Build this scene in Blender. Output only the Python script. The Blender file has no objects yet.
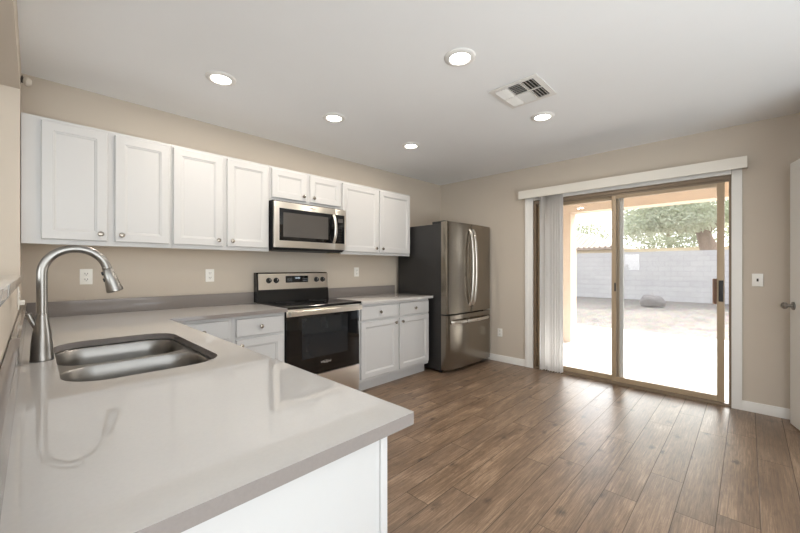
import bpy, bmesh, math, random
from mathutils import Vector, Matrix

S = bpy.context.scene
COL = S.collection
R = math.radians

# ------------------------------------------------------------------ camera
cam_data = bpy.data.cameras.new('camera')
cam = bpy.data.objects.new('camera', cam_data)
COL.objects.link(cam)
cam.location = (0.0, 0.0, 1.227)
cam.rotation_euler = (R(90), 0, R(-45.73))
cam_data.sensor_width = 36.0
cam_data.lens = 36.0 * 357.0 / 800.0
cam_data.shift_y = 1.5 / 800.0
cam_data.clip_start = 0.02
cam_data.clip_end = 300
S.camera = cam

# ------------------------------------------------------------------ sky, sun, large lights, exposure
world = bpy.data.worlds.new('sky')
S.world = world
world.use_nodes = True
wn = world.node_tree
wn.nodes.clear()
w_out = wn.nodes.new('ShaderNodeOutputWorld')
w_bg = wn.nodes.new('ShaderNodeBackground')
w_sky = wn.nodes.new('ShaderNodeTexSky')
w_sky.sky_type = 'NISHITA'
w_sky.sun_disc = False
w_sky.sun_elevation = R(45)
w_sky.sun_rotation = R(102.7)
w_sky.dust_density = 2.0
w_bg.inputs['Strength'].default_value = 0.60
w_hs = wn.nodes.new('ShaderNodeHueSaturation')
w_hs.inputs['Saturation'].default_value = 0.18
wn.links.new(w_sky.outputs[0], w_hs.inputs['Color'])
wn.links.new(w_hs.outputs[0], w_bg.inputs[0])
wn.links.new(w_bg.outputs[0], w_out.inputs[0])

sun_d = bpy.data.lights.new('sun', 'SUN')
sun_d.energy = 9.5
sun_d.angle = R(0.6)
sun_d.color = (1.0, 0.95, 0.88)
sun = bpy.data.objects.new('sun', sun_d)
COL.objects.link(sun)
sun.location = (6, -6, 12)
sun.rotation_euler = Vector((-0.70, 0.12, -0.71)).to_track_quat('-Z', 'Y').to_euler()


def area_light(name, loc, direction, sx, sy, watts, color):
    d = bpy.data.lights.new(name, 'AREA')
    d.shape = 'RECTANGLE'
    d.size, d.size_y = sx, sy
    d.energy = watts
    d.color = color
    o = bpy.data.objects.new(name, d)
    COL.objects.link(o)
    o.location = loc
    o.rotation_euler = Vector(direction).to_track_quat('-Z', 'Y').to_euler()
    return o


area_light('rear_fill', (-0.4, -4.05, 1.62), (0, 1, 0.9), 4.8, 1.1, 14, (0.92, 0.97, 1.0))  # unseen fill light added behind the camera to brighten the kitchen
area_light('daylight_side_window', (-4.26, 2.57, 1.30), (1, 0, 0), 0.40, 0.70, 2, (0.98, 0.99, 1.0))
area_light('living_side_fill', (-4.26, -1.1, 1.5), (1, 0, 0.8), 3.0, 1.1, 55, (0.86, 0.95, 1.0))  # added fill for the right wall and white door, no window known here
area_light('ceiling_bounce_fill', (-0.5, -2.75, 0.45), (0.0, 0.14, 1), 5.4, 2.2, 232, (0.86, 0.95, 1.0))  # added upward fill behind the camera, bounces off the ceiling
area_light('patio_bounce_fill', (4.80, 1.0, 0.22), (-0.7, 0, 1), 1.8, 0.5, 16, (1.0, 0.98, 0.94))  # extra lamp standing in for light the patio slab throws upward
area_light('patio_door_fill', (5.3, 1.0, 0.9), (-1, 0, 0.3), 2.4, 1.6, 6, (0.97, 0.99, 1.0))  # added fill outside the glass, gives the floor by the door its sheen

S.view_settings.view_transform = 'Standard'
S.view_settings.look = 'None'
S.view_settings.gamma = 1.0
S.view_settings.use_curve_mapping = False
S.view_settings.exposure = 0.38
try:
    S.cycles.use_denoising = True
    S.cycles.max_bounces = 10
    S.cycles.diffuse_bounces = 6
    S.cycles.glossy_bounces = 5
    S.cycles.transparent_max_bounces = 16
    S.cycles.sample_clamp_indirect = 6.0
    S.cycles.caustics_reflective = False
    S.cycles.caustics_refractive = False
except Exception:
    pass


# ------------------------------------------------------------------ materials
def lin(r, g, b):
    def f(v):
        v /= 255.0
        return v / 12.92 if v <= 0.04045 else ((v + 0.055) / 1.055) ** 2.4
    return (f(r), f(g), f(b), 1.0)


class NT:
    def __init__(self, name):
        self.m = bpy.data.materials.new(name)
        self.m.use_nodes = True
        self.t = self.m.node_tree
        self.t.nodes.clear()
        self.out = self.t.nodes.new('ShaderNodeOutputMaterial')

    def n(self, kind, **kw):
        nd = self.t.nodes.new('ShaderNode' + kind)
        for k, v in kw.items():
            setattr(nd, k, v)
        return nd

    def l(self, a, b):
        self.t.links.new(a, b)

    def setv(self, nd, **kw):
        for k, v in kw.items():
            nd.inputs[k.replace('_', ' ')].default_value = v
        return nd

    def math(self, op, a, b=None, c=None):
        nd = self.n('Math', operation=op)
        for i, v in enumerate((a, b, c)):
            if v is None:
                continue
            if isinstance(v, (int, float)):
                nd.inputs[i].default_value = v
            else:
                self.l(v, nd.inputs[i])
        return nd.outputs[0]

    def mix(self, fac, a, b, blend='MIX'):
        nd = self.n('MixRGB', blend_type=blend)
        for i, v in enumerate((fac, a, b)):
            if isinstance(v, (int, float)):
                nd.inputs[i].default_value = v
            elif isinstance(v, tuple):
                nd.inputs[i].default_value = v
            else:
                self.l(v, nd.inputs[i])
        return nd.outputs[0]

    def coords(self, scale=(1, 1, 1), which='Object'):
        tc = self.n('TexCoord')
        mp = self.n('Mapping')
        mp.inputs['Scale'].default_value = scale
        self.l(tc.outputs[which], mp.inputs['Vector'])
        return mp.outputs[0]


def plain(name, col, rough=0.5, metal=0.0, var=0.04, scale=6.0, bump=0.0, bscale=60.0, stretch=(1, 1, 1),
          rvar=0.0, spec=0.5, coat=0.0, aniso=0.0, trans=0.0):
    """principled surface with procedural colour / roughness variation and bump"""
    k = NT(name)
    p = k.n('BsdfPrincipled')
    v = k.coords(stretch)
    nz = k.setv(k.n('TexNoise'), Scale=scale, Detail=4.0)
    k.l(v, nz.inputs['Vector'])
    dark = tuple(c * (1 - var) for c in col[:3]) + (1,)
    lite = tuple(min(1, c * (1 + var)) for c in col[:3]) + (1,)
    k.l(k.mix(nz.outputs['Fac'], dark, lite), p.inputs['Base Color'])
    p.inputs['Metallic'].default_value = metal
    p.inputs['Specular IOR Level'].default_value = spec
    p.inputs['Coat Weight'].default_value = coat
    p.inputs['Anisotropic'].default_value = aniso
    if rvar:
        k.l(k.math('MULTIPLY_ADD', nz.outputs['Fac'], rvar, rough - rvar / 2), p.inputs['Roughness'])
    else:
        p.inputs['Roughness'].default_value = rough
    if bump:
        n2 = k.setv(k.n('TexNoise'), Scale=bscale, Detail=3.0)
        k.l(v, n2.inputs['Vector'])
        b = k.setv(k.n('Bump'), Strength=bump, Distance=0.003)
        k.l(n2.outputs['Fac'], b.inputs['Height'])
        k.l(b.outputs[0], p.inputs['Normal'])
    if trans:
        tr = k.n('BsdfTranslucent')
        tr.inputs[0].default_value = col
        ms = k.n('MixShader')
        ms.inputs[0].default_value = trans
        k.l(p.outputs[0], ms.inputs[1])
        k.l(tr.outputs[0], ms.inputs[2])
        k.l(ms.outputs[0], k.out.inputs[0])
    else:
        k.l(p.outputs[0], k.out.inputs[0])
    return k.m


def emissive(name, col, strength):
    k = NT(name)
    e = k.n('Emission')
    e.inputs[0].default_value = col
    e.inputs[1].default_value = strength
    k.l(e.outputs[0], k.out.inputs[0])
    return k.m


def glass(name, tint=(0.96, 0.97, 0.97, 1), ior=1.5):
    k = NT(name)
    t = k.n('BsdfTransparent')
    t.inputs[0].default_value = tint
    g = k.n('BsdfGlossy')
    g.inputs['Roughness'].default_value = 0.0
    fr = k.n('Fresnel')
    fr.inputs[0].default_value = ior
    du = k.n('BsdfTranslucent')
    du.inputs[0].default_value = (0.9, 0.9, 0.9, 1)
    md = k.n('MixShader')
    md.inputs[0].default_value = 0.03
    k.l(t.outputs[0], md.inputs[1])
    k.l(du.outputs[0], md.inputs[2])
    ms = k.n('MixShader')
    k.l(fr.outputs[0], ms.inputs[0])
    k.l(md.outputs[0], ms.inputs[1])
    k.l(g.outputs[0], ms.inputs[2])
    k.l(ms.outputs[0], k.out.inputs[0])
    return k.m


def plank_floor(name):
    """wood-look planks running along X, 0.1535 m wide and 1.238 m long, one end-joint offset per row"""
    W, L, Y0 = 0.1535, 1.238, -0.043
    k = NT(name)
    tc = k.n('TexCoord')
    sp = k.n('SeparateXYZ')
    k.l(tc.outputs['Object'], sp.inputs[0])
    X, Y = sp.outputs[0], sp.outputs[1]
    yy = k.math('DIVIDE', k.math('SUBTRACT', Y, Y0), W)
    row = k.math('FLOOR', yy)
    fy = k.math('FRACT', yy)
    idx = k.math('DIVIDE', k.math('ADD', k.math('FLOORED_MODULO', row, 24.0), 0.5), 24.0)
    ramp = k.n('ValToRGB')
    ramp.color_ramp.interpolation = 'CONSTANT'
    known = {0: 2.38, 1: 2.254, 2: 2.585, 3: 2.207, 4: 2.925, 5: 2.373, 6: 2.226}
    rnd = random.Random(7)
    els = ramp.color_ramp.elements
    for i in range(24):
        off = (known[i] / L) % 1.0 if i in known else rnd.random()
        e = els[0] if i == 0 else (els[1] if i == 1 else els.new(i / 24.0))
        e.position = i / 24.0
        e.color = (off, off, off, 1)
    k.l(idx, ramp.inputs[0])
    xx = k.math('SUBTRACT', k.math('DIVIDE', X, L), ramp.outputs[0])
    colm = k.math('FLOOR', xx)
    fx = k.math('FRACT', xx)
    cb = k.n('CombineXYZ')
    k.l(row, cb.inputs[0])
    k.l(colm, cb.inputs[1])
    wn_ = k.n('TexWhiteNoise', noise_dimensions='3D')
    k.l(cb.outputs[0], wn_.inputs['Vector'])
    rv = wn_.outputs['Value']
    # joint mask
    ey = k.math('MINIMUM', fy, k.math('SUBTRACT', 1.0, fy))
    ex = k.math('MULTIPLY', k.math('MINIMUM', fx, k.math('SUBTRACT', 1.0, fx)), L / W)
    edge = k.math('MINIMUM', ex, ey)
    joint = k.n('MapRange')
    joint.inputs['From Min'].default_value = 0.006
    joint.inputs['From Max'].default_value = 0.018
    joint.inputs['To Min'].default_value = 1.0
    joint.inputs['To Max'].default_value = 0.0
    k.l(edge, joint.inputs['Value'])
    # grain coordinates shifted per plank
    sh = k.n('CombineXYZ')
    k.l(k.math('ADD', k.math('MULTIPLY', X, 1.0), k.math('MULTIPLY', rv, 37.0)), sh.inputs[0])
    k.l(k.math('ADD', Y, k.math('MULTIPLY', rv, 11.0)), sh.inputs[1])

    def noise(sx, sy, scale, detail, dist=0.0, rough=0.55):
        mp = k.n('Mapping')
        mp.inputs['Scale'].default_value = (sx, sy, 1)
        k.l(sh.outputs[0], mp.inputs[0])
        nz = k.setv(k.n('TexNoise'), Scale=scale, Detail=detail, Distortion=dist, Roughness=rough)
        k.l(mp.outputs[0], nz.inputs['Vector'])
        return nz.outputs['Fac']
    fine = noise(1.6, 48, 2.0, 8, 0.5, 0.7)
    broad = noise(1.2, 5.0, 1.3, 4, 0.8)
    hair = noise(3.5, 150, 2.2, 4, 0.2, 0.6)
    wear = noise(3.5, 13.0, 2.0, 8, 1.2, 0.75)
    base = k.n('ValToRGB')
    base.color_ramp.elements[0].position = 0.39
    base.color_ramp.elements[0].color = lin(82, 66, 54)
    base.color_ramp.elements[1].position = 0.63
    base.color_ramp.elements[1].color = lin(178, 152, 128)
    m_ = base.color_ramp.elements.new(0.52)
    m_.color = lin(130, 107, 86)
    k.l(k.math('ADD', k.math('ADD', k.math('MULTIPLY', fine, 0.38), k.math('MULTIPLY', hair, 0.30)), k.math('MULTIPLY', broad, 0.32)), base.inputs[0])
    tint = k.mix(k.math('MULTIPLY', rv, 0.35), base.outputs[0], lin(122, 104, 90))
    wr = k.n('MapRange')
    wr.inputs['From Min'].default_value = 0.52
    wr.inputs['From Max'].default_value = 0.70
    k.l(wear, wr.inputs['Value'])
    c2 = k.mix(k.math('MULTIPLY', wr.outputs[0], 0.6), tint, lin(84, 66, 54))
    # knots
    mp = k.n('Mapping')
    mp.inputs['Scale'].default_value = (3.2, 4.6, 1)
    k.l(sh.outputs[0], mp.inputs[0])
    vo = k.n('TexVoronoi', voronoi_dimensions='2D')
    vo.inputs['Scale'].default_value = 1.0
    k.l(mp.outputs[0], vo.inputs['Vector'])
    kd = k.math('ADD', vo.outputs['Distance'], k.math('MULTIPLY', k.math('SUBTRACT', 0.55, wear), 0.45))
    kn = k.n('MapRange')
    kn.inputs['From Min'].default_value = 0.03
    kn.inputs['From Max'].default_value = 0.155
    kn.inputs['To Min'].default_value = 1.0
    kn.inputs['To Max'].default_value = 0.0
    k.l(kd, kn.inputs['Value'])
    kc = k.n('SeparateXYZ')
    k.l(vo.outputs['Color'], kc.inputs[0])
    keep = k.math('MULTIPLY', kn.outputs[0], k.math('MULTIPLY', k.math('GREATER_THAN', kc.outputs[0], 0.3), k.math('MULTIPLY_ADD', kc.outputs[1], 0.45, 0.5)))
    c3 = k.mix(keep, c2, lin(66, 54, 47))
    c4 = k.mix(k.math('MULTIPLY', joint.outputs[0], 0.75), c3, lin(62, 51, 44))
    p = k.n('BsdfPrincipled')
    k.l(c4, p.inputs['Base Color'])
    k.l(k.math('ADD', k.math('MULTIPLY_ADD', fine, 0.16, 0.26), k.math('MULTIPLY', joint.outputs[0], 0.3)),
        p.inputs['Roughness'])
    p.inputs['Specular IOR Level'].default_value = 0.5
    b = k.setv(k.n('Bump'), Strength=0.25, Distance=0.002)
    k.l(k.math('SUBTRACT', k.math('MULTIPLY', fine, 0.5), k.math('MULTIPLY', joint.outputs[0], 1.0)), b.inputs['Height'])
    k.l(b.outputs[0], p.inputs['Normal'])
    k.l(p.outputs[0], k.out.inputs[0])
    return k.m


def block_wall(name):
    k = NT(name)
    tc = k.n('TexCoord')
    sp = k.n('SeparateXYZ')
    k.l(tc.outputs['Object'], sp.inputs[0])
    cb = k.n('CombineXYZ')
    k.l(sp.outputs[1], cb.inputs[0])
    k.l(sp.outputs[2], cb.inputs[1])
    br = k.n('TexBrick')
    br.inputs['Color1'].default_value = lin(190, 188, 188)
    br.inputs['Color2'].default_value = lin(182, 180, 181)
    br.inputs['Mortar'].default_value = lin(164, 162, 163)
    br.inputs['Scale'].default_value = 1.0
    br.inputs['Mortar Size'].default_value = 0.008
    br.inputs['Brick Width'].default_value = 0.4
    br.inputs['Row Height'].default_value = 0.2
    k.l(cb.outputs[0], br.inputs['Vector'])
    nz = k.setv(k.n('TexNoise'), Scale=1.4, Detail=5.0)
    k.l(tc.outputs['Object'], nz.inputs['Vector'])
    p = k.n('BsdfPrincipled')
    p.inputs['Roughness'].default_value = 0.9
    k.l(k.mix(0.35, br.outputs[0], k.mix(nz.outputs['Fac'], lin(140, 137, 138), lin(196, 192, 192))), p.inputs['Base Color'])
    k.l(p.outputs[0], k.out.inputs[0])
    return k.m


def gravel(name):
    k = NT(name)
    v = k.coords()
    nz = k.setv(k.n('TexNoise'), Scale=0.8, Detail=8.0, Roughness=0.7)
    k.l(v, nz.inputs['Vector'])
    vo = k.n('TexVoronoi')
    vo.inputs['Scale'].default_value = 18.0
    k.l(v, vo.inputs['Vector'])
    c = k.mix(nz.outputs['Fac'], lin(88, 82, 76), lin(134, 127, 119))
    c = k.mix(0.35, c, vo.outputs['Color'], 'SOFT_LIGHT')
    p = k.n('BsdfPrincipled')
    p.inputs['Roughness'].default_value = 0.95
    k.l(c, p.inputs['Base Color'])
    b = k.setv(k.n('Bump'), Strength=0.8, Distance=0.03)
    k.l(vo.outputs['Distance'], b.inputs['Height'])
    k.l(b.outputs[0], p.inputs['Normal'])
    k.l(p.outputs[0], k.out.inputs[0])
    return k.m


M = {
    'floor': plank_floor('wood_look_planks'),
    'wall': plain('greige_wall_paint', lin(197, 186, 172), 0.75, var=0.015, bump=0.08, bscale=140),
    'ceiling': plain('ceiling_paint', lin(243, 244, 245), 0.85, var=0.01, bump=0.08, bscale=90),
    'trim': plain('white_trim_paint', lin(232, 230, 226), 0.4, var=0.01),
    'cab': plain('white_cabinet_paint', lin(196, 195, 194), 0.38, var=0.012, scale=3),
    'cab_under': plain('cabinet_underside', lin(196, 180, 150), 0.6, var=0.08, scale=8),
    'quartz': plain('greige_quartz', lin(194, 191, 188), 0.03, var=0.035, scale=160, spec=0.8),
    'quartz_shaded': plain('greige_quartz_shaded', lin(136, 129, 125), 0.08, var=0.07, scale=160, spec=0.25),  # same quartz, darker: shade on upright faces is put into the colour
    'steel': plain('brushed_steel', lin(222, 217, 210), 0.28, 1.0, var=0.05, scale=40, stretch=(1, 1, 0.02), rvar=0.08),
    'steel_h': plain('brushed_steel_panel', lin(222, 215, 205), 0.28, 1.0, var=0.01, scale=150, stretch=(0.02, 1, 1), rvar=0.02),
    'fridge_steel': plain('fridge_steel', lin(150, 142, 131), 0.22, 1.0, var=0.05, scale=50, stretch=(1, 1, 0.02), rvar=0.06),
    'sink': plain('satin_sink_steel', lin(150, 147, 143), 0.33, 1.0, var=0.06, scale=30, stretch=(0.1, 1, 1), rvar=0.1),
    'nickel': plain('brushed_nickel', lin(150, 147, 143), 0.3, 1.0, var=0.05, scale=60),
    'knob': plain('cabinet_knob_nickel', lin(168, 160, 150), 0.25, 1.0, var=0.05, scale=60),
    'black': plain('black_enamel', lin(13, 13, 14), 0.25, var=0.1),
    'black_glass': plain('black_glass', lin(12, 12, 13), 0.04, var=0.05, spec=0.6),
    'cooktop': plain('black_ceramic', lin(14, 14, 15), 0.12, var=0.05, spec=0.5),
    'dark_case': plain('dark_grey_case', lin(36, 35, 35), 0.45, var=0.06, bump=0.15, bscale=300),
    'rubber': plain('black_plastic', lin(26, 26, 27), 0.5, var=0.08),
    'mesh_glass': plain('microwave_window', lin(78, 75, 72), 0.12, var=0.06, scale=300, spec=0.5),
    'oven_win': plain('oven_window', lin(33, 36, 39), 0.05, var=0.1, spec=0.6),  # blue-grey room reflection is put into the window colour
    'display': emissive('oven_display', (0.75, 0.88, 1.0, 1), 0.7),
    'digit': emissive('panel_legend', (0.8, 0.85, 0.9, 1), 0.35),
    'logo': plain('logo_silver', lin(215, 213, 210), 0.3, 0.6, var=0.02),
    'plate': plain('white_plastic', lin(236, 234, 228), 0.35, var=0.01),
    'slot': plain('dark_slot', lin(60, 55, 50), 0.6, var=0.05),
    'lens': emissive('lamp_lens', (1.0, 0.95, 0.88, 1), 14.0),
    'vane': plain('vinyl_vane', lin(238, 236, 234), 0.5, var=0.02, scale=20, trans=0.55),
    'valance': plain('valance_white', lin(226, 221, 211), 0.45, var=0.01),
    'bronze': plain('tan_anodised_frame', lin(168, 148, 122), 0.38, 0.1, var=0.06, scale=20, stretch=(1, 1, 0.1)),
    'bronze_d': plain('dark_anodised_frame', lin(128, 111, 92), 0.38, 0.1, var=0.06, scale=20),
    'wood_handle': plain('oiled_wood_pull', lin(150, 98, 66), 0.45, var=0.2, scale=20, stretch=(1, 1, 0.15)),
    'glass': glass('door_glass'),
    'concrete': plain('patio_concrete', lin(214, 210, 204), 0.85, var=0.05, scale=3, bump=0.2),
    'stucco': plain('peach_stucco', lin(200, 182, 164), 0.9, var=0.04, scale=8, bump=0.3, bscale=60),
    'soffit': plain('peach_soffit', lin(202, 186, 168), 0.9, var=0.03),
    'blocks': block_wall('grey_block_wall'),
    'gravel': gravel('gravel_yard'),
    'house': plain('beige_house_stucco', lin(206, 190, 164), 0.9, var=0.04),
    'tile': plain('clay_roof_tile', lin(150, 134, 124), 0.8, var=0.15, scale=12),
    'bark': plain('tree_bark', lin(138, 118, 104), 0.95, var=0.3, scale=6, stretch=(1, 1, 0.3), bump=0.6, bscale=20),
    'leaf': plain('olive_leaves', lin(212, 216, 196), 0.6, var=0.2, scale=2.0, trans=0.5),
    'leaf2': plain('pale_leaves', lin(172, 178, 150), 0.6, var=0.2, scale=2.0, trans=0.3),
    'stone': plain('grey_boulder', lin(116, 111, 110), 0.95, var=0.25, scale=4, bump=0.8, bscale=8),
    'sensor': plain('sensor_plastic', lin(206, 198, 186), 0.35, var=0.03),
}

# ------------------------------------------------------------------ mesh helpers
BASE = {}


def tag(o, label=None, cat=None, group=None, kind=None):
    if label:
        o['label'] = label
    if cat:
        o['category'] = cat
    if group:
        o['group'] = group
    if kind:
        o['kind'] = kind
    return o


def thing(name, loc, label, cat, group=None, rotz=0.0):
    o = bpy.data.objects.new(name, None)
    o.empty_display_size = 0.05
    COL.objects.link(o)
    o.location = loc
    o.rotation_euler = (0, 0, rotz)
    BASE[o.name] = Vector(loc) if not rotz else Vector((0, 0, 0))
    return tag(o, label, cat, group)


class MB:
    """collects shapes (world coordinates) and links them as one mesh object"""

    def __init__(self):
        self.bm = bmesh.new()
        self.mi = 0

    def _done(self, verts):
        fs = set()
        for v in verts:
            for f in v.link_faces:
                fs.add(f)
        for f in fs:
            f.material_index = self.mi

    def box(self, x0, x1, y0, y1, z0, z1, bev=0.0, seg=2):
        x0, x1 = min(x0, x1), max(x0, x1)
        y0, y1 = min(y0, y1), max(y0, y1)
        z0, z1 = min(z0, z1), max(z0, z1)
        r = bmesh.ops.create_cube(self.bm, size=1.0)
        vs = r['verts']
        for v in vs:
            v.co = Vector(((x0 + x1) / 2 + v.co.x * (x1 - x0), (y0 + y1) / 2 + v.co.y * (y1 - y0),
                           (z0 + z1) / 2 + v.co.z * (z1 - z0)))
        self._done(vs)
        if bev:
            es = list({e for v in vs for e in v.link_edges})
            rr = bmesh.ops.bevel(self.bm, geom=es, offset=bev, segments=seg, profile=0.7, affect='EDGES')
            for f in rr['faces']:
                f.material_index = self.mi
        return self

    def cyl(self, p0, p1, r0, r1=None, seg=24, caps=True):
        r1 = r0 if r1 is None else r1
        return self.lathe_axis(p0, p1, [(0, r0), (1, r1)], seg, caps)

    def lathe_axis(self, p0, p1, prof, seg=24, caps=True):
        """prof: list of (t along p0-p1, radius)"""
        p0, p1 = Vector(p0), Vector(p1)
        d = p1 - p0
        a = d.normalized()
        u = a.orthogonal().normalized()
        w = a.cross(u)
        rings = []
        for t, r in prof:
            c = p0 + d * t
            rings.append([self.bm.verts.new(c + (u * math.cos(2 * math.pi * i / seg) + w * math.sin(2 * math.pi * i / seg)) * max(r, 1e-5))
                          for i in range(seg)])
        for A, B in zip(rings, rings[1:]):
            for i in range(seg):
                self.bm.faces.new((A[i], A[(i + 1) % seg], B[(i + 1) % seg], B[i])).material_index = self.mi
        if caps:
            self.bm.faces.new(list(reversed(rings[0]))).material_index = self.mi
            self.bm.faces.new(rings[-1]).material_index = self.mi
        return self

    def tube(self, pts, rad, seg=16, caps=True, flat=None):
        """swept tube; rad number or list; flat=(vector, factor) squashes the section along a direction"""
        pts = [Vector(p) for p in pts]
        n = len(pts)
        rads = rad if isinstance(rad, (list, tuple)) else [rad] * n
        rings = []
        prev = None
        for i, p in enumerate(pts):
            t = (pts[min(i + 1, n - 1)] - pts[max(i - 1, 0)]).normalized()
            u = t.orthogonal().normalized() if prev is None else (prev - t * prev.dot(t)).normalized()
            prev = u
            w = t.cross(u)
            ring = []
            for j in range(seg):
                o = (u * math.cos(2 * math.pi * j / seg) + w * math.sin(2 * math.pi * j / seg)) * rads[i]
                if flat:
                    fv = Vector(flat[0]).normalized()
                    o = o - fv * o.dot(fv) * (1 - flat[1])
                ring.append(self.bm.verts.new(p + o))
            rings.append(ring)
        for A, B in zip(rings, rings[1:]):
            for j in range(seg):
                self.bm.faces.new((A[j], A[(j + 1) % seg], B[(j + 1) % seg], B[j])).material_index = self.mi
        if caps:
            self.bm.faces.new(list(reversed(rings[0]))).material_index = self.mi
            self.bm.faces.new(rings[-1]).material_index = self.mi
        return self

    def prism(self, poly, axis, a0, a1):
        """poly: 2D outline in the other two axes, extruded along axis ('x','y','z')"""
        def put(p, a):
            return {'x': (a, p[0], p[1]), 'y': (p[0], a, p[1]), 'z': (p[0], p[1], a)}[axis]
        A = [self.bm.verts.new(put(p, a0)) for p in poly]
        B = [self.bm.verts.new(put(p, a1)) for p in poly]
        n = len(poly)
        for i in range(n):
            self.bm.faces.new((A[i], A[(i + 1) % n], B[(i + 1) % n], B[i])).material_index = self.mi
        self.bm.faces.new(list(reversed(A))).material_index = self.mi
        self.bm.faces.new(B).material_index = self.mi
        return self

    def panel(self, o, u, n, w, h, rings, thick):
        """panelled slab: o lower-left corner on the front plane, u width dir, n outward dir, rings [(inset, out)]"""
        o, u, n = Vector(o), Vector(u).normalized(), Vector(n).normalized()
        z = Vector((0, 0, 1))

        def ring(ins, out):
            return [self.bm.verts.new(o + u * a + z * b + n * out) for a, b in
                    ((ins, ins), (w - ins, ins), (w - ins, h - ins), (ins, h - ins))]
        rs = [ring(0, -thick)] + [ring(a, b) for a, b in rings]
        for A, B in zip(rs, rs[1:]):
            for i in range(4):
                self.bm.faces.new((A[i], A[(i + 1) % 4], B[(i + 1) % 4], B[i])).material_index = self.mi
        self.bm.faces.new(list(reversed(rs[0]))).material_index = self.mi
        self.bm.faces.new(rs[-1]).material_index = self.mi
        return self

    def plate(self, outer, holes, z0, z1, bottom=True):
        """flat plate in XY with holes, from z0 to z1"""
        loops = []
        es = []
        for lp in [outer] + holes:
            vs = [self.bm.verts.new((x, y, z1)) for x, y in lp]
            ee = [self.bm.edges.new((vs[i], vs[(i + 1) % len(vs)])) for i in range(len(vs))]
            loops.append(vs)
            es += ee
        r = bmesh.ops.triangle_fill(self.bm, use_beauty=True, use_dissolve=False, edges=es, normal=(0, 0, 1))
        top = [g for g in r['geom'] if isinstance(g, bmesh.types.BMFace)]
        mp = {}
        for vs in loops:
            for v in vs:
                mp[v] = self.bm.verts.new((v.co.x, v.co.y, z0))
        for f in top:
            f.material_index = self.mi
            self.bm.faces.new([mp[v] for v in reversed(f.verts)]).material_index = self.mi
        for vs in loops:
            for i in range(len(vs)):
                a, b = vs[i], vs[(i + 1) % len(vs)]
                self.bm.faces.new((a, b, mp[b], mp[a])).material_index = self.mi
        return self

    def loft(self, loops, close_last=True, close_first=False):
        rs = [[self.bm.verts.new(p) for p in lp] for lp in loops]
        n = len(rs[0])
        for A, B in zip(rs, rs[1:]):
            for i in range(n):
                self.bm.faces.new((A[i], A[(i + 1) % n], B[(i + 1) % n], B[i])).material_index = self.mi
        if close_last:
            self.bm.faces.new(rs[-1]).material_index = self.mi
        if close_first:
            self.bm.faces.new(list(reversed(rs[0]))).material_index = self.mi
        return self

    def quad(self, pts):
        self.bm.faces.new([self.bm.verts.new(p) for p in pts]).material_index = self.mi
        return self

    def build(self, name, mat, parent=None, smooth=40, local=False, fix=True):
        bm = self.bm
        if fix:
            bmesh.ops.recalc_face_normals(bm, faces=bm.faces[:])
        if parent is None:
            xs = [v.co for v in bm.verts]
            base = Vector(((min(c.x for c in xs) + max(c.x for c in xs)) / 2,
                           (min(c.y for c in xs) + max(c.y for c in xs)) / 2, min(c.z for c in xs)))
        else:
            base = BASE[parent.name]
        if local:
            base = Vector((0, 0, 0))
        me = bpy.data.meshes.new(name)
        if base.length:
            bmesh.ops.translate(bm, verts=bm.verts[:], vec=-base)
        bm.to_mesh(me)
        bm.free()
        for m in (mat if isinstance(mat, (list, tuple)) else [mat]):
            me.materials.append(m)
        if smooth:
            me.polygons.foreach_set('use_smooth', [True] * len(me.polygons))
            me.set_sharp_from_angle(angle=R(smooth))
        o = bpy.data.objects.new(name, me)
        COL.objects.link(o)
        if parent is not None:
            o.parent = parent
            BASE[o.name] = base
        else:
            o.location = base
            BASE[o.name] = base
        return o


def struct(o):
    o['kind'] = 'structure'
    return o


def copy_tree(o, parent=None):
    c = o.copy()
    COL.objects.link(c)
    if parent is not None:
        c.parent = parent
    for ch in list(o.children):
        copy_tree(ch, c)
    return c


def rrect(x0, x1, y0, y1, r, n=8):
    pts = []
    for cx_, cy_, a in ((x1 - r, y1 - r, 0), (x0 + r, y1 - r, 90), (x0 + r, y0 + r, 180), (x1 - r, y0 + r, 270)):
        for i in range(n + 1):
            t = R(a + 90.0 * i / n)
            pts.append((cx_ + r * math.cos(t), cy_ + r * math.sin(t)))
    return pts


def text_mesh(name, body, size, loc, rot, mat, parent, extrude=0.0006):
    cu = bpy.data.curves.new(name, 'FONT')
    cu.body = body
    cu.size = size
    cu.extrude = extrude
    cu.align_x = 'CENTER'
    cu.align_y = 'CENTER'
    tmp = bpy.data.objects.new(name + '_curve', cu)
    COL.objects.link(tmp)
    dg = bpy.context.evaluated_depsgraph_get()
    me = bpy.data.meshes.new_from_object(tmp.evaluated_get(dg))
    COL.objects.unlink(tmp)
    bpy.data.objects.remove(tmp)
    me.name = name
    mtx = Matrix.Translation(Vector(loc) - BASE[parent.name]) @ rot.to_matrix().to_4x4()
    me.transform(mtx)
    me.materials.clear()
    me.materials.append(mat)
    o = bpy.data.objects.new(name, me)
    COL.objects.link(o)
    o.parent = parent
    BASE[o.name] = BASE[parent.name]
    return o


from mathutils import Euler
FACE_MY = Euler((R(90), 0, 0))          # text that faces -Y

# ------------------------------------------------------------------ the setting
WY, DX, CZ = 3.32, 4.28, 2.47
LX, RY = -4.2, -4.0
T = 0.12
OY0, OY1, OZ = 0.10, 1.89, 2.05          # patio door opening

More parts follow.
